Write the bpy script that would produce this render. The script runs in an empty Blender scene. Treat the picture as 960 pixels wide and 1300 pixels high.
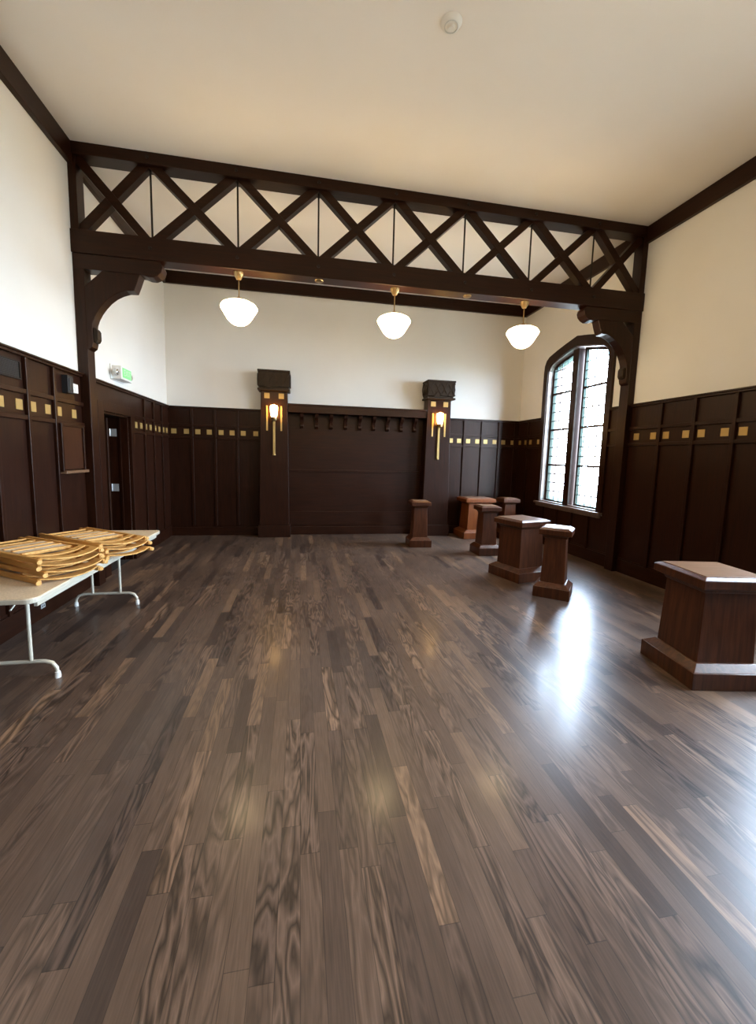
import bpy, bmesh, math, random
from mathutils import Matrix, Vector
random.seed(7)
C = bpy.context.scene.collection
sc = bpy.context.scene
PI = math.pi

# ------------------------------------------------------------------ room measures (metres)
W, T, F = 7.403, 5.487, 8.788          # room width, truss front, far wall
YB = -3.6                              # wall behind the camera
HC, HK, HW = 5.01, 4.789, 2.545        # ceiling, crown underside, wainscot top
BT, BB, TB = 4.11, 3.862, 4.885        # truss: lower chord top / bottom, upper chord bottom
TT = 0.204

# ------------------------------------------------------------------ camera
cam = bpy.data.cameras.new('camera'); co = bpy.data.objects.new('camera', cam); C.objects.link(co)
fwd = Vector((0.18439116, 0.97616174, -0.11449086)); rt = Vector((0.98284122, -0.18256474, 0.02632979)); up = Vector((-0.00480014, 0.11738132, 0.99307532))
co.matrix_world = Matrix(((rt.x, up.x, -fwd.x, 2.534), (rt.y, up.y, -fwd.y, 0.0), (rt.z, up.z, -fwd.z, 1.68), (0, 0, 0, 1)))
cam.sensor_fit = 'VERTICAL'; cam.sensor_height = 36.0
cam.lens = 527.12 / 1300 * 36.0
cam.shift_y = -10 / 1300                # the photograph's own strip under the picture is left out
cam.clip_start = 0.05; cam.clip_end = 200
sc.camera = co

# ------------------------------------------------------------------ daylight and exposure
wd = bpy.data.worlds.new('overcast'); sc.world = wd; wd.use_nodes = True
bg = wd.node_tree.nodes['Background']; bg.inputs[0].default_value = (0.71, 0.86, 1.12, 1); bg.inputs[1].default_value = 9.5
sc.view_settings.view_transform = 'Standard'; sc.view_settings.look = 'None'
sc.view_settings.gamma = 1; sc.view_settings.use_curve_mapping = False
sc.view_settings.exposure = 3.25
sc.cycles.max_bounces = 10; sc.cycles.diffuse_bounces = 6; sc.cycles.transparent_max_bounces = 12
sc.cycles.use_denoising = True
sc.cycles.sample_clamp_indirect = 6
WIN = [6.91, 2.45, -1.95]              # window centres on the right wall
def portal(yc):
    l = bpy.data.lights.new('window_portal', 'AREA'); l.shape = 'RECTANGLE'; l.size = 3.0; l.size_y = 1.8
    l.cycles.is_portal = True
    o = bpy.data.objects.new('window_portal', l); C.objects.link(o)
    o.location = (W + 0.32, yc, 2.3); o.rotation_euler = (0, PI / 2, 0)
for yc in WIN: portal(yc)

# ------------------------------------------------------------------ materials
def mat(name, col=(.5, .5, .5), rough=.5, metal=0, spec=.5, emit=None, es=0):
    m = bpy.data.materials.new(name); m.use_nodes = True
    b = m.node_tree.nodes['Principled BSDF']
    b.inputs['Base Color'].default_value = (*col, 1); b.inputs['Roughness'].default_value = rough
    b.inputs['Metallic'].default_value = metal; b.inputs['Specular IOR Level'].default_value = spec
    if emit: b.inputs['Emission Color'].default_value = (*emit, 1); b.inputs['Emission Strength'].default_value = es
    return m
def N(m, t, **kw):
    n = m.node_tree.nodes.new(t)
    for k, v in kw.items(): setattr(n, k, v)
    return n
def L(m, a, b): m.node_tree.links.new(a, b)
def ramp(m, fac, stops):
    r = N(m, 'ShaderNodeValToRGB'); L(m, fac, r.inputs[0]); e = r.color_ramp.elements
    while len(e) < len(stops): e.new(.5)
    for el, (p, c) in zip(e, stops): el.position = p; el.color = (*c, 1)
    return r.outputs[0]
def wood(name, dark, light, axis='z', rough=.36, spec=.27, scale=1.0, bump=.15):
    m = mat(name, dark, rough, 0, spec); b = m.node_tree.nodes['Principled BSDF']
    tc = N(m, 'ShaderNodeTexCoord'); mp = N(m, 'ShaderNodeMapping'); L(m, tc.outputs['Object'], mp.inputs[0])
    s = [16 * scale] * 3; s['xyz'.index(axis)] = 1.1 * scale; mp.inputs['Scale'].default_value = s
    n = N(m, 'ShaderNodeTexNoise'); n.inputs['Scale'].default_value = 2.2; n.inputs['Detail'].default_value = 6; n.inputs['Distortion'].default_value = .6
    L(m, mp.outputs[0], n.inputs[0])
    L(m, ramp(m, n.outputs[0], [(.3, dark), (.72, light)]), b.inputs['Base Color'])
    bp = N(m, 'ShaderNodeBump'); bp.inputs['Strength'].default_value = bump; bp.inputs['Distance'].default_value = .002
    L(m, n.outputs[0], bp.inputs['Height']); L(m, bp.outputs[0], b.inputs['Normal'])
    n2 = N(m, 'ShaderNodeTexNoise'); n2.inputs['Scale'].default_value = 3; L(m, tc.outputs['Object'], n2.inputs[0])
    mr = N(m, 'ShaderNodeMapRange'); mr.inputs[3].default_value = rough - .06; mr.inputs[4].default_value = rough + .1
    L(m, n2.outputs[0], mr.inputs[0]); L(m, mr.outputs[0], b.inputs['Roughness'])
    b.inputs['Specular Tint'].default_value = (1, .86, .74, 1)
    return m
def plaster(name, col, var=.03):
    m = mat(name, col, .85, 0, .2); b = m.node_tree.nodes['Principled BSDF']
    tc = N(m, 'ShaderNodeTexCoord'); n = N(m, 'ShaderNodeTexNoise'); n.inputs['Scale'].default_value = .9; n.inputs['Detail'].default_value = 4
    L(m, tc.outputs['Object'], n.inputs[0])
    L(m, ramp(m, n.outputs[0], [(.3, tuple(c - var for c in col)), (.7, tuple(c + var * .6 for c in col))]), b.inputs['Base Color'])
    n2 = N(m, 'ShaderNodeTexNoise'); n2.inputs['Scale'].default_value = 60; L(m, tc.outputs['Object'], n2.inputs[0])
    bp = N(m, 'ShaderNodeBump'); bp.inputs['Strength'].default_value = .12; bp.inputs['Distance'].default_value = .003
    L(m, n2.outputs[0], bp.inputs['Height']); L(m, bp.outputs[0], b.inputs['Normal'])
    return m

D0, D1 = (.0095, .0022, .0007), (.023, .0056, .0018)
Wz = wood('dark_stained_oak_upright', D0, D1, 'z')
Wx = wood('dark_stained_oak_across', D0, D1, 'x')
Wy = wood('dark_stained_oak_along', D0, D1, 'y')
Wred = wood('reddish_stained_board', (.028, .008, .003), (.045, .014, .005), 'z', .4)
Wdoor = wood('door_stain', (.014, .004, .0015), (.026, .008, .003), 'z', .4)
Wpl = wood('plinth_mahogany', (.030, .009, .004), (.085, .027, .011), 'z', .32, .35)
Wplt = wood('plinth_top_worn', (.10, .050, .026), (.20, .105, .055), 'x', .32, .5, 1.6)  # paler wood than on the plinth bodies
Wjamb = wood('window_jamb_wood', (.10, .07, .06), (.16, .11, .09), 'z', .3, .6)
Wch = wood('chair_beech', (.52, .25, .06), (.74, .43, .14), 'x', .38, .4, 1.2, .05)
Wcap = wood('carved_cap_wood', (.012, .007, .004), (.032, .018, .009), 'z', .45)
MW = plaster('wall_plaster', (.76, .735, .675))
MC = plaster('ceiling_plaster', (.82, .785, .735), .025)
Gold = mat('gold_leaf_inlay', (.50, .34, .12), .45, .6)
Brass = mat('aged_brass', (.40, .27, .12), .33, 1)
Dmetal = mat('dark_iron', (.03, .025, .022), .45, .8)
Steel = mat('pale_grey_steel', (.60, .61, .60), .35, .6)
White = mat('white_plastic', (.75, .74, .70), .4)
Cream = mat('cream_enamel_steel', (.62, .56, .44), .3, .2)
Rub = mat('white_rubber', (.75, .73, .68), .5)
Black = mat('black_metal', (.012, .012, .012), .5)
Lead = mat('lead_came', (.10, .10, .10), .5, .3)
Green = mat('lit_green_panel', (.15, .45, .18), .4, 0, .3, (.3, 1, .28), .055)
PaleL = mat('lit_pale_letters', (.45, .75, .45), .4, 0, .3, (.4, 1.0, .4), .05)
Vinyl = mat('pale_seat_vinyl', (.66, .58, .47), .5)
Chrome = mat('chrome', (.8, .8, .8), .12, 1)
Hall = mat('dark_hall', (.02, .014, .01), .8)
Earth = mat('garden_ground', (.16, .15, .12), .9)

def laminate():
    m = mat('table_laminate', (.60, .50, .38), .42); b = m.node_tree.nodes['Principled BSDF']
    tc = N(m, 'ShaderNodeTexCoord'); n = N(m, 'ShaderNodeTexNoise'); n.inputs['Scale'].default_value = 90; L(m, tc.outputs['Object'], n.inputs[0])
    L(m, ramp(m, n.outputs[0], [(.35, (.58, .46, .31)), (.65, (.72, .58, .41))]), b.inputs['Base Color']); return m
Lam = laminate()

def shade_glow(name, col, s):
    m = mat(name, (.9, .85, .75), .25, 0, .5, col, s); return m
Opal = shade_glow('lit_opal_glass', (1.0, .72, .38), 3.3)
Flame = shade_glow('lit_sconce_glass', (1.0, .55, .17), 5.5)

def glass(name, tint, gl=.08):
    m = bpy.data.materials.new(name); m.use_nodes = True; nt = m.node_tree; nt.nodes.clear()
    o = N(m, 'ShaderNodeOutputMaterial'); mx = N(m, 'ShaderNodeMixShader'); t = N(m, 'ShaderNodeBsdfTransparent'); g = N(m, 'ShaderNodeBsdfGlossy')
    t.inputs[0].default_value = (*tint, 1); g.inputs['Roughness'].default_value = .05; mx.inputs[0].default_value = gl
    L(m, t.outputs[0], mx.inputs[1]); L(m, g.outputs[0], mx.inputs[2]); L(m, mx.outputs[0], o.inputs[0]); return m
Glass = glass('clear_leaded_glass', (.93, .96, .95))
Teal = glass('pale_teal_border_glass', (.30, .52, .50))

def floor_mat():
    m = mat('oak_strip_floor', (.1, .07, .05), .4, 0, .42); b = m.node_tree.nodes['Principled BSDF']
    tc = N(m, 'ShaderNodeTexCoord'); sp = N(m, 'ShaderNodeSeparateXYZ'); L(m, tc.outputs['Object'], sp.inputs[0])
    def M(op, a, bb=None, c=None):
        n = N(m, 'ShaderNodeMath', operation=op)
        for i, v in enumerate((a, bb, c)):
            if v is None: continue
            if isinstance(v, (int, float)): n.inputs[i].default_value = v
            else: L(m, v, n.inputs[i])
        return n.outputs[0]
    xi = M('DIVIDE', sp.outputs[0], .082); ix = M('FLOOR', xi); fx = M('FRACT', xi)
    wn = N(m, 'ShaderNodeTexWhiteNoise', noise_dimensions='1D'); L(m, ix, wn.inputs['W'])
    yo = M('MULTIPLY_ADD', wn.outputs[0], 7.3, M('DIVIDE', sp.outputs[1], .78)); iy = M('FLOOR', yo); fy = M('FRACT', yo)
    cb = N(m, 'ShaderNodeCombineXYZ'); L(m, ix, cb.inputs[0]); L(m, iy, cb.inputs[1])
    w2 = N(m, 'ShaderNodeTexWhiteNoise', noise_dimensions='3D'); L(m, cb.outputs[0], w2.inputs[0])
    tone = w2.outputs[0]
    # cathedral grain: distorted, stretched noise offset per board, read as rings
    off = N(m, 'ShaderNodeVectorMath', operation='MULTIPLY_ADD'); L(m, w2.outputs['Color'], off.inputs[0]); off.inputs[1].default_value = (30, 30, 30)
    mp = N(m, 'ShaderNodeMapping'); mp.inputs['Scale'].default_value = (9.5, 1.15, 1); L(m, tc.outputs['Object'], mp.inputs[0]); L(m, mp.outputs[0], off.inputs[2])
    n1 = N(m, 'ShaderNodeTexNoise'); n1.inputs['Scale'].default_value = 1.0; n1.inputs['Detail'].default_value = 3.5; n1.inputs['Distortion'].default_value = .5; L(m, off.outputs[0], n1.inputs[0])
    rings = M('FRACT', M('MULTIPLY', n1.outputs[0], 9.0)); ring = M('ABSOLUTE', M('SUBTRACT', rings, .5)); ring = M('MULTIPLY', ring, 2.0)
    mp2 = N(m, 'ShaderNodeMapping'); mp2.inputs['Scale'].default_value = (150, 6, 1); L(m, tc.outputs['Object'], mp2.inputs[0])
    n2 = N(m, 'ShaderNodeTexNoise'); n2.inputs['Scale'].default_value = 1; n2.inputs['Detail'].default_value = 4; L(m, mp2.outputs[0], n2.inputs[0])
    n3 = N(m, 'ShaderNodeTexNoise'); n3.inputs['Scale'].default_value = 1.3; n3.inputs['Detail'].default_value = 3; L(m, tc.outputs['Object'], n3.inputs[0])
    base = ramp(m, tone, [(0, (.046, .030, .024)), (.2, (.078, .050, .037)), (.85, (.108, .068, .047)), (1, (.170, .103, .063))])
    msk = N(m, 'ShaderNodeMapRange'); msk.inputs[1].default_value = .25; msk.inputs[2].default_value = .9; msk.inputs[3].default_value = .12; msk.inputs[4].default_value = 1.25
    sc3 = N(m, 'ShaderNodeSeparateXYZ'); L(m, w2.outputs['Color'], sc3.inputs[0]); L(m, sc3.outputs[1], msk.inputs[0])
    g = M('MULTIPLY_ADD', M('MULTIPLY', M('SUBTRACT', ring, .5), msk.outputs[0]), 1.0, .95); g2 = M('MULTIPLY_ADD', n2.outputs[0], .9, .55); g3 = M('MULTIPLY_ADD', n3.outputs[0], .7, .65)
    tot = M('MULTIPLY', M('MULTIPLY', g, g2), g3)
    gapx = M('LESS_THAN', M('ABSOLUTE', M('SUBTRACT', fx, .5)), .482); gapy = M('LESS_THAN', M('ABSOLUTE', M('SUBTRACT', fy, .5)), .498)
    gap = M('MULTIPLY', gapx, gapy); tot = M('MULTIPLY', tot, M('MULTIPLY_ADD', gap, .45, .55))
    vm = N(m, 'ShaderNodeVectorMath', operation='SCALE'); L(m, base, vm.inputs[0]); L(m, tot, vm.inputs['Scale']); L(m, vm.outputs[0], b.inputs['Base Color'])
    hs = M('ADD', M('MULTIPLY', gap, 1.0), M('MULTIPLY', M('ADD', ring, n2.outputs[0]), .22)); hs = M('ADD', hs, M('MULTIPLY', tone, .15))
    bp = N(m, 'ShaderNodeBump'); bp.inputs['Strength'].default_value = .22; bp.inputs['Distance'].default_value = .0015
    L(m, hs, bp.inputs['Height']); L(m, bp.outputs[0], b.inputs['Normal'])
    r = M('MULTIPLY_ADD', n3.outputs[0], .14, .235); L(m, M('ADD', r, M('MULTIPLY', tone, .05)), b.inputs['Roughness'])
    b.inputs['Coat Weight'].default_value = .12; b.inputs['Coat Roughness'].default_value = .14
    return m
Floor = floor_mat()

# ------------------------------------------------------------------ mesh helpers
class MB:
    def __init__(s): s.bm = bmesh.new()
    def poly(s, pts, faces, M=None):
        vs = [s.bm.verts.new((M @ Vector(p)) if M else p) for p in pts]
        for f in faces:
            try: s.bm.faces.new([vs[i] for i in f])
            except ValueError: pass
        return s
    def box(s, x0, x1, y0, y1, z0, z1, M=None):
        p = [(x, y, z) for z in (z0, z1) for y in (y0, y1) for x in (x0, x1)]
        return s.poly(p, [(0, 2, 3, 1), (4, 5, 7, 6), (0, 1, 5, 4), (2, 6, 7, 3), (0, 4, 6, 2), (1, 3, 7, 5)], M)
    def frust(s, a0, b0, z0, a1, b1, z1, M=None):            # rectangular frustum, half sizes
        p = [(-a0, -b0, z0), (a0, -b0, z0), (a0, b0, z0), (-a0, b0, z0), (-a1, -b1, z1), (a1, -b1, z1), (a1, b1, z1), (-a1, b1, z1)]
        return s.poly(p, [(0, 3, 2, 1), (4, 5, 6, 7), (0, 1, 5, 4), (1, 2, 6, 5), (2, 3, 7, 6), (3, 0, 4, 7)], M)
    def prism(s, pts, lo, hi, ax='y', M=None):              # pts in the plane of the two other axes (in xyz order)
        def P(a, b, c): return {'x': (c, a, b), 'y': (a, c, b), 'z': (a, b, c)}[ax]
        n = len(pts); p = [P(a, b, lo) for a, b in pts] + [P(a, b, hi) for a, b in pts]
        return s.poly(p, [tuple(range(n)), tuple(range(2 * n - 1, n - 1, -1))] + [(i, i + n, (i + 1) % n + n, (i + 1) % n) for i in range(n)], M)
    def ring(s, outer, inner, lo, hi, ax='x'):              # band between two outlines with the same number of points
        def P(a, b, c): return {'x': (c, a, b), 'y': (a, c, b), 'z': (a, b, c)}[ax]
        n = len(outer); p = [P(*q, lo) for q in outer] + [P(*q, lo) for q in inner] + [P(*q, hi) for q in outer] + [P(*q, hi) for q in inner]
        f = []
        for i in range(n):
            j = (i + 1) % n
            f += [(i, j, n + j, n + i), (2 * n + i, 3 * n + i, 3 * n + j, 2 * n + j), (i, 2 * n + i, 2 * n + j, j), (n + i, n + j, 3 * n + j, 3 * n + i)]
        return s.poly(p, f)
    def lathe(s, prof, n=24, M=None):                       # (radius, z)
        p = [(r * math.cos(2 * PI * k / n), r * math.sin(2 * PI * k / n), z) for r, z in prof for k in range(n)]
        f = [(i * n + k, i * n + (k + 1) % n, (i + 1) * n + (k + 1) % n, (i + 1) * n + k) for i in range(len(prof) - 1) for k in range(n)]
        f += [tuple(range(n - 1, -1, -1)), tuple(range((len(prof) - 1) * n, len(prof) * n))]
        return s.poly(p, f, M)
    def tube(s, pts, r, n=10, M=None):
        pts = [Vector(q) for q in pts]; p = []; rr = r if isinstance(r, (list, tuple)) else [r] * len(pts)
        ref = None
        for i, q in enumerate(pts):
            d = (pts[min(i + 1, len(pts) - 1)] - pts[max(i - 1, 0)]).normalized()
            if ref is None: ref = Vector((0, 0, 1)) if abs(d.z) < .9 else Vector((1, 0, 0))
            a = d.cross(ref).normalized(); b = a.cross(d).normalized(); ref = b
            p += [tuple(q + rr[i] * (a * math.cos(2 * PI * k / n) + b * math.sin(2 * PI * k / n))) for k in range(n)]
        f = [(i * n + k, i * n + (k + 1) % n, (i + 1) * n + (k + 1) % n, (i + 1) * n + k) for i in range(len(pts) - 1) for k in range(n)]
        f += [tuple(range(n - 1, -1, -1)), tuple(range((len(pts) - 1) * n, len(pts) * n))]
        return s.poly(p, f, M)
    def bar(s, a, b, w, d0, d1):                            # beam in an x-z plane from a to b, width w, y from d0 to d1
        a = Vector(a); b = Vector(b); t = (b - a).normalized(); nn = Vector((-t.y, t.x)) * w / 2
        return s.prism([tuple(a + nn), tuple(a - nn), tuple(b - nn), tuple(b + nn)], d0, d1, 'y')
    def build(s, name, m, parent=None, bevel=0, smooth=False, kind=None):
        bmesh.ops.recalc_face_normals(s.bm, faces=s.bm.faces)
        me = bpy.data.meshes.new(name); s.bm.to_mesh(me); s.bm.free()
        me.materials.append(m)
        o = bpy.data.objects.new(name, me); C.objects.link(o)
        if parent: o.parent = parent
        if kind: o['kind'] = kind
        if bevel:
            md = o.modifiers.new('bevel', 'BEVEL'); md.width = bevel; md.segments = 2; md.limit_method = 'ANGLE'; md.angle_limit = .6
        if smooth:
            for p in me.polygons: p.use_smooth = True
            if hasattr(me, 'set_sharp_from_angle'): me.set_sharp_from_angle(angle=.7)
        return o
def empty(name, loc=(0, 0, 0), rz=0, label=None, cat=None, group=None, kind=None):
    o = bpy.data.objects.new(name, None); C.objects.link(o); o.location = loc; o.rotation_euler = (0, 0, rz)
    tag(o, label, cat, group, kind); return o
def tag(o, label=None, cat=None, group=None, kind=None):
    for k, v in (('label', label), ('category', cat), ('group', group), ('kind', kind)):
        if v: o[k] = v
    return o
def copy_tree(o, parent=None):
    c = o.copy(); C.objects.link(c); c.parent = parent
    for ch in list(o.children): copy_tree(ch, c)
    return c

# ------------------------------------------------------------------ room shell
MB().box(-.02, W + .02, YB - .02, F + .02, -.06, 0).build('floor', Floor, kind='structure')
MB().box(-.3, W + .3, YB - .3, F + .3, HC, HC + .1).build('ceiling', MC, kind='structure')
wf = MB().box(-.3, W + .3, F, F + .3, -.06, HC).build('wall_far', MW, kind='structure')

def arch(yc, a, z0, zs, k=1.0, top=.40):
    """low pointed arch outline, counter-clockwise, 16 points"""
    h = [(1, 0), (.985, .28), (.93, .48), (.84, .60), (.58, .75), (.30, .88)]
    r = [(yc + a * u, zs + top * v) for u, v in h]
    l = [(yc - a * u, zs + top * v) for u, v in reversed(h)]
    return [(yc + a, z0)] + r + [(yc, zs + top)] + l + [(yc - a, z0)]
WA, WZ0, WZS = .84, .86, 3.33
openings = [arch(yc, WA, WZ0, WZS) for yc in WIN]

def sheet_with_holes(rect, holes, x0, x1):
    """slab in the y-z plane between x0 and x1 with arched holes"""
    bm = bmesh.new()
    for x in (x0, x1):
        edges = []
        for loop in [rect] + holes:
            vs = [bm.verts.new((x, y, z)) for y, z in loop]
            edges += [bm.edges.new((vs[i], vs[(i + 1) % len(vs)])) for i in range(len(vs))]
        bmesh.ops.triangle_fill(bm, edges=edges, use_beauty=True)
    for loop in [rect] + holes:
        n = len(loop); a = [bm.verts.new((x0, y, z)) for y, z in loop]; b = [bm.verts.new((x1, y, z)) for y, z in loop]
        for i in range(n): bm.faces.new((a[i], a[(i + 1) % n], b[(i + 1) % n], b[i]))
    bmesh.ops.remove_doubles(bm, verts=bm.verts, dist=1e-5)
    q = MB(); q.bm.free(); q.bm = bm
    return q
wr = sheet_with_holes([(YB - .3, -.06), (F + .3, -.06), (F + .3, HC), (YB - .3, HC)], openings, W, W + .3).build('wall_right', MW, kind='structure')
wb = MB().box(-.3, W + .3, YB - .3, YB, -.06, HC).build('wall_back', MW, kind='structure')
# left wall with its doorway
DY0, DY1, DZ = 6.003, 6.874, 2.17
wl = MB().box(-.3, 0, YB - .3, DY0, -.06, HC).box(-.3, 0, DY1, F + .3, -.06, HC).box(-.3, 0, DY0, DY1, DZ, HC).build('wall_left', MW, kind='structure')
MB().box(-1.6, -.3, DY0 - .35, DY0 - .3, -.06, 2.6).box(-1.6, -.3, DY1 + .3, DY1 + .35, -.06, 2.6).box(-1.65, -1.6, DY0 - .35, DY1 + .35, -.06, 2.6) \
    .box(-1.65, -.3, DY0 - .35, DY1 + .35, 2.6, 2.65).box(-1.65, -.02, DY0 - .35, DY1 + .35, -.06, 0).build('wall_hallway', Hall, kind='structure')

# ---- wainscot: generic builder. axis 'L','R' run along y on the side walls; 'F' along x on the far wall
def wains(parent, side, segs, battens, squares, skip=None):
    def B(mb, a0, a1, d0, d1, z0, z1):          # a along the wall, d = distance off it
        if side == 'L': mb.box(d0, d1, a0, a1, z0, z1)
        elif side == 'R': mb.box(W - d1, W - d0, a0, a1, z0, z1)
        elif side == 'B': mb.box(a0, a1, YB + d0, YB + d1, z0, z1)
        else: mb.box(a0, a1, F - d1, F - d0, z0, z1)
        return mb
    for (a0, a1, z0, z1) in segs:
        B(MB(), a0, a1, 0, .015, z0, z1).build('wainscot_panel', Wz, parent)
        horiz = Wx if side in 'FB' else Wy
        if z1 > 2.4:
            mb = MB(); B(mb, a0, a1, .01, .045, 2.50, 2.53); B(mb, a0, a1, .0, .062, 2.525, HW)
            mb.build('cap_rail', horiz, parent, .004)
            for zz in (2.165, 1.93):
                if zz < z0: continue
                B(MB(), a0, a1, .012, .040, zz, zz + .045).build('band_rail', horiz, parent, .004)
        for b in battens:
            if a0 + .02 < b < a1 - .02: B(MB(), b - .022, b + .022, .012, .046, max(z0, .2), min(z1, 2.50)).build('batten', Wz, parent, .004)
        if z1 > 2.4:
            for q in squares:
                if z0 < 2 and a0 < q - .02 and q + .02 < a1: B(MB(), max(q - .047, a0), min(q + .047, a1), .012, .019, 2.018, 2.112).build('inlay_square', Gold, parent)
PY = (T + .02, T + .19)                     # truss posts, depth along y
CZ = (5.84, 7.02)                           # door casing
lb = [4.49 - .45 * k for k in range(0, 9)] + [4.93]
lfb = [7.465, 7.905, 8.34]
wains(wl, 'L', [(YB, PY[0], 0, HW - .001), (PY[1], CZ[0], 0, HW - .001), (CZ[0], CZ[1], 2.28, HW - .001), (CZ[1], F - .015, 0, HW - .001)],
      lb + lfb + [.0, -.45], [b + s * .1 for b in lb for s in (-1, 1)] + [5.33] + [7.15, 7.362, 7.568, 7.79, 8.026, 8.24, 8.46, 8.67])
rb = [4.97, 4.468, 3.965]
HOLE = [(yc - .97, yc + .97) for yc in WIN]
zsill = .80
wains(wr, 'R', [(HOLE[0][1], F - .015, 0, HW - .001), (HOLE[0][0], HOLE[0][1], 0, zsill), (PY[1], HOLE[0][0], 0, HW - .001),
                (HOLE[1][1], PY[0], 0, HW - .001), (HOLE[1][0], HOLE[1][1], 0, zsill), (HOLE[2][1], HOLE[1][0], 0, HW - .001), (HOLE[2][0], HOLE[2][1], 0, zsill), (YB, HOLE[2][0], 0, HW - .001)],
      rb + [8.35, 7.6, 7.15, 6.7, 6.25, 3.0, 2.5, 2.0, 1.0, .5, 0, -.5], [5.379, 5.082, 4.875, 4.578, 4.368, 4.077, 3.871, 3.60, 8.70, 8.448, 8.26, 7.95])
P1, P2 = 2.026, 5.40                         # pilaster centres
fl = [.448, .877, 1.302]; fr = [6.08, 6.497, 6.906, 7.29]
wains(wf, 'F', [(0, P1 - .25, 0, HW - .001), (P2 + .25, W, 0, HW - .001)], fl + fr + [5.68],
      [.113, .343, .553, .766, .987, 1.196, 1.408, 1.65, 5.78, 5.972, 6.182, 6.398, 6.593, 6.81, 7.02, 7.25])
wains(wb, 'B', [(0, W, 0, HW - .001)], [.5 + .5 * k for k in range(14)], [])
# alcove boarding between the pilasters
MB().box(P1 + .2, P2 - .2, F - .015, F, 0, 2.60).build('alcove_board', Wx, wf)
MB().box(P1 + .2, P2 - .2, F - .04, F - .01, 1.325, 1.37).build('alcove_rail', Wx, wf, .005)
MB().box(P1 + .2, P2 - .2, F - .024, F - .01, 0.20, .49).build('alcove_rail', Wx, wf, .004)

# baseboards and crown
def base_l(a0, a1): MB().box(0, .034, a0, a1, 0, .20).box(0, .026, a0, a1, .20, .225).build('baseboard_left', Wy, kind='structure', bevel=.004)
for a in ((YB, PY[0]), (PY[1], CZ[0]), (CZ[1], F - .035)): base_l(*a)
for a in ((YB, PY[0]), (PY[1], F - .035)): MB().box(W - .034, W, *a, 0, .20).box(W - .026, W, *a, .20, .225).build('baseboard_right', Wy, kind='structure', bevel=.004)
for a in ((0, P1 - .3), (P1 + .3, P2 - .3), (P2 + .3, W)): MB().box(*a, F - .034, F, 0, .17).build('baseboard_far', Wx, kind='structure', bevel=.004)
MB().box(0, .055, YB, F, HK, HC).build('trim_1', Wy, kind='structure', bevel=.004)
MB().box(W - .055, W, YB, F, HK, HC).build('trim_2', Wy, kind='structure', bevel=.004)
MB().box(0, W, F - .055, F, HK, HC).build('trim_3', Wx, kind='structure', bevel=.004)
MB().box(0, W, YB, YB + .055, HK, HC).build('trim_4', Wx, kind='structure', bevel=.004)

# ------------------------------------------------------------------ doorway
dr = empty('door_1', (0, 0, 0), kind='structure')
MB().box(0, .045, CZ[0], DY0, 0, DZ + .12).box(0, .045, DY1, CZ[1], 0, DZ + .12).box(0, .045, DY0, DY1, DZ, DZ + .12).build('door_casing', Wz, dr, .002)
MB().box(-.3, 0, DY0, DY0 + .025, 0, DZ).box(-.3, 0, DY1 - .025, DY1, 0, DZ).box(-.3, 0, DY0 + .025, DY1 - .025, DZ - .025, DZ) \
    .box(-.12, -.095, DY1 - .04, DY1 - .025, 0, DZ - .025).box(-.12, -.095, DY0 + .025, DY0 + .04, 0, DZ - .025).build('door_jamb', Wz, dr)
leaf = MB().box(-1.09, -.255, DY1 - .070, DY1 - .030, .01, DZ - .03)
leaf.box(-1.09, -.99, DY1 - .080, DY1 - .070, .01, DZ - .03).box(-.355, -.255, DY1 - .080, DY1 - .070, .01, DZ - .03)
for z0, z1 in ((.01, .24), (.98, 1.12), (DZ - .16, DZ - .03)): leaf.box(-.99, -.355, DY1 - .080, DY1 - .070, z0, z1)
leaf.build('door_leaf', Wdoor, dr, .003)
for zz in (1.925, 1.11, .25):
    MB().box(-.235, -.15, DY1 - .034, DY1 - .0255, zz - .055, zz + .055).tube([(-.240, DY1 - .034, zz - .055), (-.240, DY1 - .034, zz + .055)], .009) \
        .build('door_hinge', Steel, dr)

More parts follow.
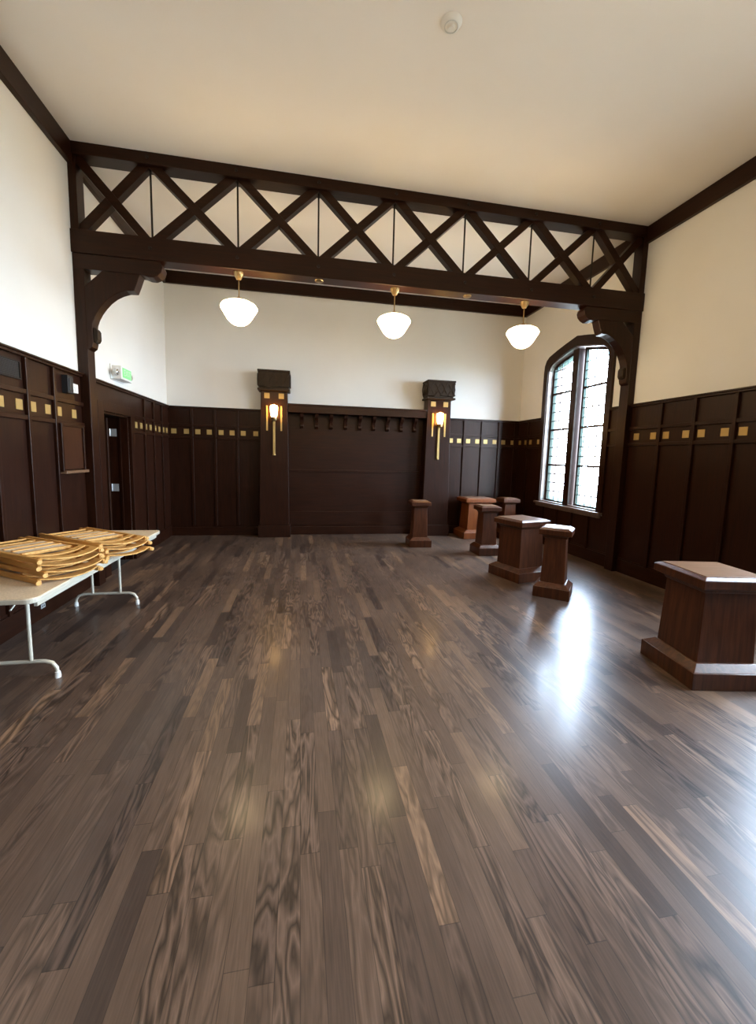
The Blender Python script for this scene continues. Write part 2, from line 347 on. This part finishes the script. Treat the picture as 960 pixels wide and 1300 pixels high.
# ------------------------------------------------------------------ windows
def window(n, yc):
    w = empty('window_%d' % n, (0, 0, 0), kind='structure')
    outer = arch(yc, WA + .125, WZ0 - .02, WZS + .10, top=.47)
    inn = arch(yc, WA, WZ0 - .02, WZS)
    # casing, three sides (open at the sill)
    m = MB(); k = len(outer)
    for i in range(k - 1):
        q = [outer[i], outer[i + 1], inn[i + 1], inn[i]]
        m.poly([(W - .045, *a) for a in q] + [(W + .01, *a) for a in q], [(0, 1, 2, 3), (4, 7, 6, 5), (0, 4, 5, 1), (3, 2, 6, 7)])
    m.poly([(x, y, WZ0 - .02) for x in (W - .045, W + .01) for y in (yc + WA, yc + WA + .125)], [(0, 1, 3, 2)])
    m.poly([(x, y, WZ0 - .02) for x in (W - .045, W + .01) for y in (yc - WA, yc - WA - .125)], [(0, 1, 3, 2)])
    bmesh.ops.remove_doubles(m.bm, verts=m.bm.verts, dist=1e-5)
    m.build('window_casing', Wz, w, .004)
    # lining of the opening
    j0 = arch(yc, WA + .004, WZ0 - .001, WZS + .001); j1 = arch(yc, WA - .022, WZ0 + .02, WZS - .012)
    MB().ring(j0, j1, W - .02, W + .299, 'x').build('window_jamb', Wjamb, w)
    MB().box(W - .085, W + .10, yc - WA - .13, yc + WA + .13, WZ0 - .045, WZ0 - .005).box(W - .05, W, yc - WA - .1, yc + WA + .1, WZ0 - .10, WZ0 - .045).build('window_sill', Wjamb, w, .006)
    MB().box(W - .02, W + .20, yc - .055, yc + .10, WZ0 - .005, WZS + .35).build('window_mullion', Wz, w, .008)
    # two leaded lights
    rows = [WZ0 + .045, 1.60, 2.29, 2.985]
    for s in (-1, 1):
        y0, y1 = (yc + .13, yc + WA - .025) if s > 0 else (yc - WA + .025, yc - .10)
        yo = y1 if s > 0 else y0; yi = y0 if s > 0 else y1
        def topz(y):
            u = abs(y - yc) / WA; h = [(0, 1), (.30, .88), (.58, .75), (.84, .60), (.93, .48), (.985, .28), (1, 0)]
            for (u0, v0), (u1, v1) in zip(h, h[1:]):
                if u <= u1: return WZS - .02 + .40 * (v0 + (v1 - v0) * (u - u0) / (u1 - u0))
            return WZS
        def outline(d):
            a, b = y0 + d, y1 - d; ks = 8
            ys = [b + (a - b) * i / ks for i in range(ks + 1)]
            return [(a, WZ0 + d + .005), (b, WZ0 + d + .005)] + [(y, topz(y) - d * 1.1) for y in ys]
        MB().ring(outline(0), outline(.045), W + .075, W + .125, 'x').build('window_sash', Wz, w)
        mb = MB(); a, b = y0 + .04, y1 - .04
        for z in rows[1:]: mb.box(W + .07, W + .125, a, b, z - .018, z + .018)
        mb.build('glazing_bar', Wz, w, .003)
        g = outline(.04); bd = outline(.04 + .075)
        MB().poly([(W + .100, *q) for q in bd], [tuple(range(len(bd)))]).build('leaded_glass', Glass, w)
        n_ = len(g)
        MB().poly([(W + .100, *q) for q in g] + [(W + .100, *q) for q in bd], [(i, (i + 1) % n_, n_ + (i + 1) % n_, n_ + i) for i in range(n_)]).build('border_glass', Teal, w)
        mb = MB(); t = .0085
        for fy in (0.12, .38, .64, .88):
            y = a + (b - a) * fy; mb.box(W + .094, W + .106, y - t, y + t, WZ0 + .05, topz(y) - .05)
        zz = rows + [topz((a + b) / 2) - .03]
        for z0, z1 in zip(zz, zz[1:]):
            for k in range(1, 4):
                z = z0 + (z1 - z0) * k / 4; mb.box(W + .094, W + .106, a, b, z - t, z + t)
        mb.build('lead_came', Lead, w)
    return w
for i, yc in enumerate(WIN): window(i + 1, yc)

# ------------------------------------------------------------------ roof truss
tr = empty('roof_truss', (0, T, BB), label='long dark timber truss of crossed braces spanning the room under the ceiling', cat='truss')
def tp(mb, name, m, bevel=.005, smooth=False):
    o = mb; bmesh.ops.translate(o.bm, verts=o.bm.verts, vec=(0, -T, -BB)); return o.build(name, m, tr, bevel, smooth)
tp(MB().box(.0, W, T, T + TT, TB, HC), 'upper_chord', Wx)
tp(MB().box(.0, W, T, T + TT, BB, BT), 'lower_chord', Wx)
node = [.02] + [-.137 + .9596 * k for k in range(1, 8)] + [W - .02]
for k in range(8):
    a, b = node[k], node[k + 1]
    tp(MB().bar((a + .03, TB + .03), (b - .03, BT - .03), .096, T + .045, T + .150), 'brace', Wx, .004)
    tp(MB().bar((a + .03, BT - .03), (b - .03, TB + .03), .096, T + .050, T + .156), 'brace', Wx, .004)
for k in range(1, 8):
    tp(MB().tube([(node[k], T + .10, BT - .02), (node[k], T + .10, TB + .02)], .011), 'tie_rod', Dmetal, 0, True)
    for z in (BT - .12, TB + .065):
        tp(MB().tube([(node[k], T - .012, z), (node[k], T + .002, z)], .020, 8), 'bolt', Dmetal, 0)
for s in (0, 1):
    X = (lambda x: x) if not s else (lambda x: W - x)
    def pb(x0, x1, y0, y1, z0, z1): a, b = sorted((X(x0), X(x1))); return MB().box(a, b, y0, y1, z0, z1)
    tp(pb(0, .082, *PY, BT, TB), 'post', Wz)
    tp(pb(0, .112, *PY, 0, BB), 'post', Wz)
    y0, y1 = T + .025, T + .17
    # corbel block under the lower chord with a rounded nose
    nose = [(.02, BB + .0), (.90, BB + .0), (.935, BB - .03), (.945, BB - .07), (.93, BB - .12), (.89, BB - .16), (.84, BB - .185), (.78, BB - .185), (.72, BB - .165), (.02, BB - .165)]
    tp(MB().prism([(X(x), z) for x, z in nose], y0 - .012, y1 + .012), 'corbel', Wx, .006)
    # curved brace
    br = [(.30, 3.70), (.70, 3.70), (.665, 3.60), (.63, 3.512), (.545, 3.508), (.47, 3.48), (.40, 3.44), (.335, 3.385), (.28, 3.32), (.235, 3.255), (.20, 3.19), (.175, 3.12), (.168, 3.06), (.168, 2.90),
          (.155, 2.85), (.12, 2.82), (.112, 2.82), (.05, 2.84), (.05, 3.5), (.106, 3.515)]
    tp(MB().prism([(X(x), z) for x, z in br], y0, y1), 'curved_brace', Wz, .006)
    kn = [(.165, 3.075), (.195, 3.07), (.212, 3.04), (.212, 2.95), (.195, 2.915), (.165, 2.91)]
    tp(MB().prism([(X(x), z) for x, z in kn], y0 + .02, y1 - .02), 'carved_knob', Wcap, .006)
# brass light-plates under the chord between the lamps
for x in (2.755, 4.74):
    tp(MB().lathe([(.0, -.016), (.03, -.016), (.052, -.010), (.056, .0)], 20, Matrix.Translation((x, T + .10, BB))), 'blank_cover', Brass, 0, True)

# ------------------------------------------------------------------ pendant lamps
def pendant():
    r = empty('pendant_lamp', (0, 0, 0))
    MB().lathe([(.012, -.085), (.028, -.082), (.040, -.060), (.056, -.035), (.062, -.012), (.062, 0)], 24).build('canopy', Brass, r, 0, True)
    MB().tube([(0, 0, -.08), (0, 0, -.31)], .0075, 10).build('stem', Brass, r, 0, True)
    MB().lathe([(.012, -.285), (.020, -.288), (.030, -.305), (.062, -.322), (.066, -.334), (.060, -.338)], 24).build('fitter', Brass, r, 0, True)
    MB().lathe([(.058, -.330), (.075, -.338), (.150, -.352), (.200, -.378), (.220, -.410), (.217, -.428), (.198, -.458), (.168, -.508), (.140, -.552), (.108, -.586), (.070, -.610), (.030, -.622), (.005, -.624)], 40).build('glass_shade', Opal, r, 0, True)
    return r
p0 = pendant()
plab = ['opal glass schoolhouse pendant under the truss, leftmost of the three', 'opal glass schoolhouse pendant under the middle of the truss', 'opal glass schoolhouse pendant nearest the arched window']
for i, x in enumerate((1.783, 3.738, 5.585)):
    o = p0 if i == 0 else copy_tree(p0)
    o.location = (x, T + .10, BB); tag(o, plab[i], 'lamp', 'pendant lamps under the truss')

# ------------------------------------------------------------------ pilasters with sconces
def pilaster(xc, label):
    yf = 8.50; yc_ = 0; r = empty('wooden_pilaster', (xc, F, 0), label=label, cat='pilaster', group='pilasters on the far wall')
    d = F - yf
    def fr(a0, a1, z0, z1, d0, d1):            # tapered shaft against the wall
        p = [(-a0, -d0, z0), (a0, -d0, z0), (a0, 0, z0), (-a0, 0, z0), (-a1, -d1, z1), (a1, -d1, z1), (a1, 0, z1), (-a1, 0, z1)]
        return MB().poly(p, [(0, 3, 2, 1), (4, 5, 6, 7), (0, 1, 5, 4), (1, 2, 6, 5), (2, 3, 7, 6), (3, 0, 4, 7)])
    fr(.292, .252, .235, 2.90, d, d - .02).build('shaft', Wz, r, .006)
    fr(.318, .318, 0, .235, d + .025, d + .02).build('base_block', Wz, r, .006)
    cap = MB()
    cap.box(-.305, .305, -(d + .10), 0, 3.235, 3.27).box(-.292, .292, -(d + .085), 0, 2.955, 3.235).box(-.305, .305, -(d + .10), 0, 2.885, 2.925).box(-.275, .275, -(d + .05), 0, 2.915, 2.965)
    cap.build('cap', Wcap, r, .006)
    fy = -(d + .085)
    cv = MB()                                   # raised carved lattice on front and sides
    def strip(a, b, w=.020):
        a = Vector(a); b = Vector(b); t = (b - a).normalized(); n_ = Vector((-t.y, t.x)) * w / 2
        cv.prism([tuple(a + n_), tuple(a - n_), tuple(b - n_), tuple(b + n_)], fy - .012, fy + .002, 'y')
    for k in range(-2, 2):
        x = .146 * k
        strip((x, 2.965), (x + .146, 3.22)); strip((x, 3.22), (x + .146, 2.965))
    cv.prism([(-.17, 2.93), (-.10, 3.02), (-.03, 2.93)], fy - .03, fy, 'y')
    cv.build('carving', Wcap, r)
    for s in (-1, 1):
        sd = MB()
        for y in (-.06, -.17, -.28):
            sd.prism([(y - .05, 3.10), (y, 3.21), (y + .05, 3.10), (y, 2.98)], s * .292 if s > 0 else -.315, .315 if s > 0 else -.292, 'x')
        sd.build('side_carving', Wcap, r)
    ys = -(d - .015)
    for s in (-1, 1):
        MB().box(s * .136 - .05, s * .136 + .05, ys - .010, ys + .03, 2.745, 2.845).build('inlay_square', Gold, r)
        MB().box(s * .136 - .016, s * .136 + .016, ys - .012, ys + .03, 2.125, 2.605).build('inlay_bar', Gold, r)
    return r
pilaster(P1, 'dark tapered wooden pilaster with carved cap, left of the shelf of brackets')
pilaster(P2, 'dark tapered wooden pilaster with carved cap, right side of the alcove by the plinths')
def sconce():
    r = empty('torch_sconce', (0, 0, 0))
    MB().box(-.022, .022, .045, .085, 1.655, 2.33).lathe([(.03, 0), (.03, .02)], 12, Matrix.Translation((0, .065, 1.645))).build('stem', Gold, r, .003)
    MB().lathe([(.02, 2.31), (.055, 2.325), (.062, 2.35), (.062, 2.375), (.05, 2.385)], 20).box(-.015, .015, 0, .10, 2.325, 2.355).build('cup', Brass, r, 0, True)
    MB().lathe([(.048, 2.38), (.060, 2.42), (.071, 2.52), (.073, 2.575), (.066, 2.60), (.03, 2.612)], 20).build('glass_shade', Flame, r, 0, True)
    MB().lathe([(.03, 2.608), (.034, 2.622), (.012, 2.64)], 12).build('finial', Brass, r, 0, True)
    return r
for i, x in enumerate((1.783, 3.738, 5.585)):   # unseen row added to brighten ceiling and table, on longer ceiling stems
    o = copy_tree(p0); o.location = (x, 1.15, BB); tag(o, ['opal glass pendant above the camera, left of its row', 'opal glass pendant above the camera, middle of its row', 'opal glass pendant above the camera, right of its row'][i], 'lamp', 'pendant lamps above the camera')
    st_ = MB().tube([(0, 0, -.01), (0, 0, HC - BB)], .0075, 10).build('upper_stem', Brass, o, 0, True)
s0 = sconce(); s0.location = (P1, 8.435, 0); tag(s0, 'lit torch sconce on the pilaster left of the bracket shelf', 'wall lamp', 'torch sconces')
s1 = copy_tree(s0); s1.location = (P2 , 8.435, 0); tag(s1, 'lit torch sconce on the pilaster nearer the window', 'wall lamp', 'torch sconces')

# shelf between the pilasters with nine consoles
sh = empty('wall_shelf', (0, F, 2.5), label='dark timber shelf beam on nine carved brackets between the pilasters', cat='shelf')
MB().box(P1 + .262, P2 - .262, -.25, 0, .0, .165).box(P1 + .262, P2 - .262, -.27, 0, .135, .17).build('shelf_beam', Wx, sh, .006)
for k in range(9):
    x = 2.560 + .2965 * k
    pr = [(0, 0), (-.19, 0), (-.20, -.035), (-.185, -.075), (-.14, -.10), (-.10, -.135), (-.085, -.18), (-.105, -.215), (-.11, -.255), (-.085, -.285), (-.04, -.295), (0, -.29)]
    MB().prism(pr, x - .034, x + .034, 'x').build('shelf_bracket', Wz, sh, .005)

# ------------------------------------------------------------------ plinths
def plinth(kind, X, Y, rot, label, sx=1.0, sy=1.0, mm=None, orange=False):
    if kind == 'w': B, Cc, Y0, Y1, H = .303, .277, .222, .205, .859; grp = 'wide tapered plinths'; nm = 'wide_plinth'
    else: B, Cc, Y0, Y1, H = .21, .186, .142, .120, .871; grp = 'narrow tapered plinths'; nm = 'narrow_plinth'
    r = empty(nm, (X, Y, 0), rot, label, 'plinth', grp)
    hb = .133; m = mm or Wpl
    b = MB(); b.frust(B * sx, B * sy, 0, B * sx, B * sy, hb); b.frust(B * sx - .004, B * sy - .004, hb, Y0 * sx + .012, Y0 * sy + .012, hb + .050)
    b.build('base', m, r, .006)
    zt = H - .135
    MB().frust(Y0 * sx, Y0 * sy, hb + .04, Y1 * sx, Y1 * sy, zt + .01).build('tapered_body', m, r, .005)
    c = MB(); c.frust(Y1 * sx + .008, Y1 * sy + .008, zt, Y1 * sx + .022, Y1 * sy + .022, zt + .03); c.frust(Y1 * sx + .02, Y1 * sy + .02, zt + .028, Cc * sx - .012, Cc * sy - .012, H - .088)
    c.frust(Cc * sx, Cc * sy, H - .09, Cc * sx, Cc * sy, H - .025); c.frust(Cc * sx, Cc * sy, H - .025, Cc * sx - .035, Cc * sy - .035, H - .006)
    c.build('cap', m, r, .005)
    MB().frust(Cc * sx - .037, Cc * sy - .037, H - .02, Cc * sx - .042, Cc * sy - .042, H).build('top_panel', Wplt, r, .002)
    return r
Wlit = wood('warm_orange_plinth_wood', (.09, .023, .006), (.17, .047, .012), 'z', .3, .4)  # orange light on this plinth is painted into its wood colour
plinth('w', 5.769, 2.686, -.174, 'wide dark red wooden plinth nearest the camera at the right edge')
plinth('n', 5.686, 4.605, -.704, 'narrow wooden plinth with bright top, in front of the window beside a wide one')
plinth('w', 5.672, 5.423, .275, 'wide dark wooden plinth directly behind the narrow one before the window')
plinth('n', 5.805, 6.835, -.018, 'narrow dark plinth standing in front of the orange-brown wide plinth')
plinth('w', 6.27, 8.38, .03, 'wide orange-brown plinth against the far wall beside the right pilaster', 1.22, .95, Wlit)
plinth('n', 6.93, 8.22, .0, 'narrow plinth in the far right corner, behind the orange-brown one')
plinth('n', 4.77, 7.568, -.058, 'narrow plinth alone in front of the alcove, left of the right pilaster')

# ------------------------------------------------------------------ folding table
tx0, tx1, ty0, ty1, tz = .13, .89, 2.88, 5.32, .73
tb = empty('folding_table', ((tx0 + tx1) / 2, (ty0 + ty1) / 2, 0), label='long folding table with pale laminate top along the left wall', cat='table')
def rrect(a, b, r, n=6):
    o = []
    for cx_, cy_, s in ((a - r, b - r, 0), (-a + r, b - r, 1), (-a + r, -b + r, 2), (a - r, -b + r, 3)):
        for k in range(n + 1):
            t = PI / 2 * (s + k / n); o.append((cx_ + r * math.cos(t), cy_ + r * math.sin(t)))
    return o
ha, hb_ = (tx1 - tx0) / 2, (ty1 - ty0) / 2
MB().prism(rrect(ha - .003, hb_ - .003, .06), tz - .03, tz, 'z').build('tabletop', Lam, tb, .004)
MB().prism(rrect(ha, hb_, .062), tz - .036, tz - .006, 'z').build('edge_banding', Cream, tb, .004)
MB().box(-ha + .03, -ha + .05, -hb_ + .08, hb_ - .08, tz - .075, tz - .03).box(ha - .05, ha - .03, -hb_ + .08, hb_ - .08, tz - .075, tz - .03).build('apron_rail', Cream, tb)
for s in (-1, 1):
    yl = 3.27 - (ty0 + ty1) / 2 if s < 0 else 4.80 - (ty0 + ty1) / 2
    lg = empty('leg_frame', (0, 0, 0)); lg.parent = tb
    xc = .49 - (tx0 + tx1) / 2
    xa, xb = .185 - .51, .785 - .51
    foot = [(xa, yl, .035), (xa + .004, yl, .075), (xa + .03, yl, .115), (xa + .075, yl, .13), (xa + .12, yl, .132), (xb - .12, yl, .132), (xb - .075, yl, .13), (xb - .03, yl, .115), (xb - .004, yl, .075), (xb, yl, .035)]
    MB().tube(foot, .0135, 12).build('foot_bar', Cream, lg, 0, True)
    for xx in ((xa + .165), (xb - .165)):
        MB().tube([(xx, yl, .13), (xx, yl, tz - .035)], .0125, 12).build('upright', Cream, lg, 0, True)
    MB().tube([(xa + .10, yl, tz - .055), (xb - .10, yl, tz - .055)], .0125, 12).build('cross_bar', Cream, lg, 0, True)
    MB().tube([(xc + .02, yl, .52), (xc + .02, yl - s * .30, tz - .06)], .007, 8).build('folding_brace', Cream, lg, 0, True)
    for xx in (xa, xb):
        MB().lathe([(.020, 0), (.021, .012), (.018, .045), (.012, .05)], 14, Matrix.Translation((xx, yl, 0))).build('foot_cap', Rub, lg, 0, True)

# ------------------------------------------------------------------ folding chairs, flat on the table; +x is the top of the backrest
def fchair():
    r = empty('folding_chair', (0, 0, 0))
    for s in (-1, 1):
        # rear stile: flat board, slightly bowed, rounded nose
        pts = [(.015, -.022), (-.90, -.022), (-.93, -.010), (-.93, .006), (-.90, .014), (.0, .014), (.014, .006)]
        MB().prism([(x, z + .026) for x, z in pts], s * .205 - .011, s * .205 + .011, 'y').build('back_stile', Wch, r, .004)
        MB().prism([(x, z) for x, z in [(-.30, .008), (-.97, .008), (-.985, .016), (-.97, .03), (-.30, .03), (-.285, .02)]], s * .178 - .011, s * .178 + .011, 'y').build('front_leg', Wch, r, .004)
        MB().tube([(.005, s * .216, .018), (.02, s * .216, .018)], .016, 12).build('stile_nose', Wch, r, .002)
    def curved(x0, x1, sag, name, z0=.012, th=.010):
        n = 12; P = []; Fc = []
        for i in range(n + 1):
            y = -.200 + .400 * i / n; zc = z0 + .022 - sag * (1 - (y / .2) ** 2)
            xs = .05 * (1 - (y / .2) ** 2)
            P += [(x0 + xs, y, zc), (x1 + xs, y, zc), (x1 + xs, y, zc + th), (x0 + xs, y, zc + th)]
        for i in range(n):
            a, b = 4 * i, 4 * i + 4
            Fc += [(a + j, a + (j + 1) % 4, b + (j + 1) % 4, b + j) for j in range(4)]
        Fc += [(0, 1, 2, 3), (4 * n + 3, 4 * n + 2, 4 * n + 1, 4 * n)]
        MB().poly(P, Fc).build(name, Wch, r, .002, True)
    curved(-.085, .0, .022, 'back_slat')
    curved(-.215, -.150, .018, 'back_slat')
    MB().box(-.62, -.30, -.165, .165, .018, .034).build('seat_pad', Vinyl, r, .006)
    MB().box(-.645, -.615, -.165, .165, .012, .036).box(-.305, -.275, -.165, .165, .012, .036).build('seat_rail', Wch, r, .003)
    for x in (-.40, -.51): MB().box(x - .016, x + .016, -.165, .165, .034, .042).build('seat_slat', Wch, r, .003)
    for x in (-.74, -.86): MB().tube([(x, -.20, .022), (x, .20, .022)], .009, 8).build('rung', Wch, r, 0, True)
    return r
c0 = fchair()
rot = math.atan2(-.56, .83)
stackA = [(.870, 3.345, 0.730, 0), (.905, 3.355, .781, .03), (.885, 3.335, .832, -.02), (.895, 3.32, .883, .02)]
stackB = [(1.02, 4.03, .730, .0), (1.0, 4.06, .781, .03), (.975, 4.03, .832, -.03)]
nmA = ['lowest', 'second from the bottom', 'third from the bottom', 'topmost']
k = 0
for st, grp, nm, words in ((stackA, 'folding chairs in the nearer stack', 'nearer', nmA), (stackB, 'folding chairs in the farther stack', 'farther', ['lowest', 'middle', 'topmost'])):
    for (x, y, z, dr_), wd_ in zip(st, words):
        o = c0 if k == 0 else copy_tree(c0); k += 1
        o.location = (x, y, z); o.rotation_euler = (0, 0, rot + dr_)
        tag(o, 'folded beech chair with pale seat, %s of the %s stack' % (wd_, nm), 'chair', grp)

# ------------------------------------------------------------------ small wall things
ex = empty('exit_sign', (.0, 6.54, 2.62), label='white exit sign with lit green face and two lamp heads, left wall', cat='sign')
MB().box(0, .13, -.17, .19, .015, .195).box(0, .015, -.20, .21, .0, .21).build('housing', White, ex, .006)
MB().box(.13, .134, -.125, .165, .045, .175).build('lit_face', Green, ex)
def letters(txt, size, name, m, parent, loc, rot_):
    cu = bpy.data.curves.new(name, 'FONT'); cu.body = txt; cu.size = size; cu.align_x = 'CENTER'; cu.align_y = 'CENTER'; cu.extrude = .002
    t_ = bpy.data.objects.new(name + '_curve', cu); me = bpy.data.meshes.new_from_object(t_); bpy.data.objects.remove(t_); me.materials.clear(); me.materials.append(m)
    o = bpy.data.objects.new(name, me); C.objects.link(o); o.location = loc; o.rotation_euler = rot_; o.parent = parent; return o
letters('EXIT', .115, 'lettering', PaleL, ex, (.135, .02, .11), (PI / 2, 0, PI / 2))
for s, y in ((-1, -.215), (1, .235)):
    MB().tube([(.06, y + .045 * (-s), .10), (.06, y, .10)], .012, 8).lathe([(.018, -.03), (.042, -.01), (.05, .03)], 16, Matrix.Translation((.075, y, .10)) @ Matrix.Rotation(PI / 2, 4, 'Y')).build('lamp_head', Steel, ex, 0, True)
    MB().lathe([(.0, .0), (.042, .0), (.036, .01), (.0, .016)], 16, Matrix.Translation((.104, y, .10)) @ Matrix.Rotation(PI / 2, 4, 'Y')).build('lamp_lens', Chrome, ex, 0, True)
MB_ = MB().box(.012, .05, -.055, .055, -.05, .05).box(.05, .058, -.03, .03, -.035, .02)
th = MB_.build('thermostat', White, None, .006); th.location = (0, 5.325, 2.345); tag(th, 'small white thermostat box high on the panelling beside the truss post', 'thermostat')
bx = MB().box(.012, .075, -.055, .055, -.10, .09).box(.075, .082, -.035, .035, -.07, .06).build('control_box', Black, None, .004); bx.location = (0, 5.17, 2.37); tag(bx, 'small dark box mounted beside the white thermostat', 'box')
gr = empty('speaker_grille', (0, 4.22, 2.368), label='dark louvred grille set in the upper panel at the left edge', cat='grille')
MB().box(.012, .024, -.19, .19, -.075, .075).build('backing', Black, gr)
m_ = MB()
for i in range(9): m_.box(.022, .030, -.18, .18, -.066 + i * .015, -.060 + i * .015)
m_.box(.022, .034, -.20, .20, .07, .082).box(.022, .034, -.20, .20, -.082, -.07).box(.022, .034, -.20, -.185, -.07, .07).box(.022, .034, .185, .20, -.07, .07)
m_.build('louvre', Dmetal, gr)
cb = empty('notice_board', (0, 5.17, 1.42), label='reddish framed wooden board with a thin ledge on the left panelling', cat='board')
MB().box(.045, .062, -.20, .21, .03, .50).build('board', Wred, cb, .002)
MB().box(.040, .078, -.235, -.20, 0, .52).box(.040, .078, .21, .24, 0, .52).box(.040, .078, -.20, .21, .49, .52).build('frame', Wz, cb, .003)
MB().box(.040, .105, -.235, .24, -.012, .018).build('ledge', Wplt, cb, .003)
ou = empty('wall_outlet', (0, 4.50, .122), label='small pale metal outlet plate on the baseboard under the table', cat='outlet')
MB().box(.034, .040, -.035, .035, -.022, .022).build('plate', Steel, ou, .002)
MB().box(.040, .042, -.018, -.008, -.008, .008).box(.040, .042, .008, .018, -.008, .008).build('socket', Black, ou)
sm = empty('smoke_detector', (3.66, 3.45, HC), label='round white smoke detector on the ceiling', cat='detector')
MB().lathe([(.05, -.030), (.062, -.026), (.078, -.012), (.084, 0)], 28).build('body', White, sm, 0, True)
MB().lathe([(.022, -.048), (.03, -.034), (.032, -.028)], 20).build('sensor_cap', White, sm, 0, True)
MB().tube([(.05 * math.cos(t * PI / 12), .05 * math.sin(t * PI / 12), -.031) for t in range(25)], .004, 6).build('vent_ring', Steel, sm)

# ------------------------------------------------------------------ garden seen through the leaded glass
gd = MB().box(W + .3, W + 40, -30, 40, -1.3, -1.2).build('ground_outside', Earth, kind='structure')
def bare_tree(x, y, label):
    Wbark = mat('bark', (.16, .12, .09), .9)
    r = empty('garden_tree', (x, y, -1.2), label=label, cat='tree', group='trees outside the window')
    tr_ = MB(); tr_.tube([(0, 0, 0), (.05, .05, 1.2), (0, .15, 2.4), (.1, .1, 3.4)], [.12, .10, .08, .05], 8); tr_.build('trunk', Wbark, r, 0, True)
    b = MB(); rnd = random.Random(int(y * 10))
    for i in range(16):
        z = 1.0 + i * .17; a = rnd.uniform(0, 2 * PI); l = rnd.uniform(.8, 1.6)
        p = [(0, .1, z), (l * .5 * math.cos(a), l * .5 * math.sin(a), z + l * .35), (l * math.cos(a), l * math.sin(a), z + l * .9)]
        b.tube(p, [.035, .022, .008], 5)
        for j in range(3):
            a2 = a + rnd.uniform(-1, 1); q = p[1]; b.tube([q, (q[0] + .5 * math.cos(a2), q[1] + .5 * math.sin(a2), q[2] + .4)], [.015, .005], 4)
    b.build('branches', Wbark, r)
    return r
bare_tree(W + 4.0, 12.2, 'bare brown tree faintly visible outside through the left light of the window')
bare_tree(W + 7.5, 9.3, 'bare brown tree faintly visible outside through the right light of the window')
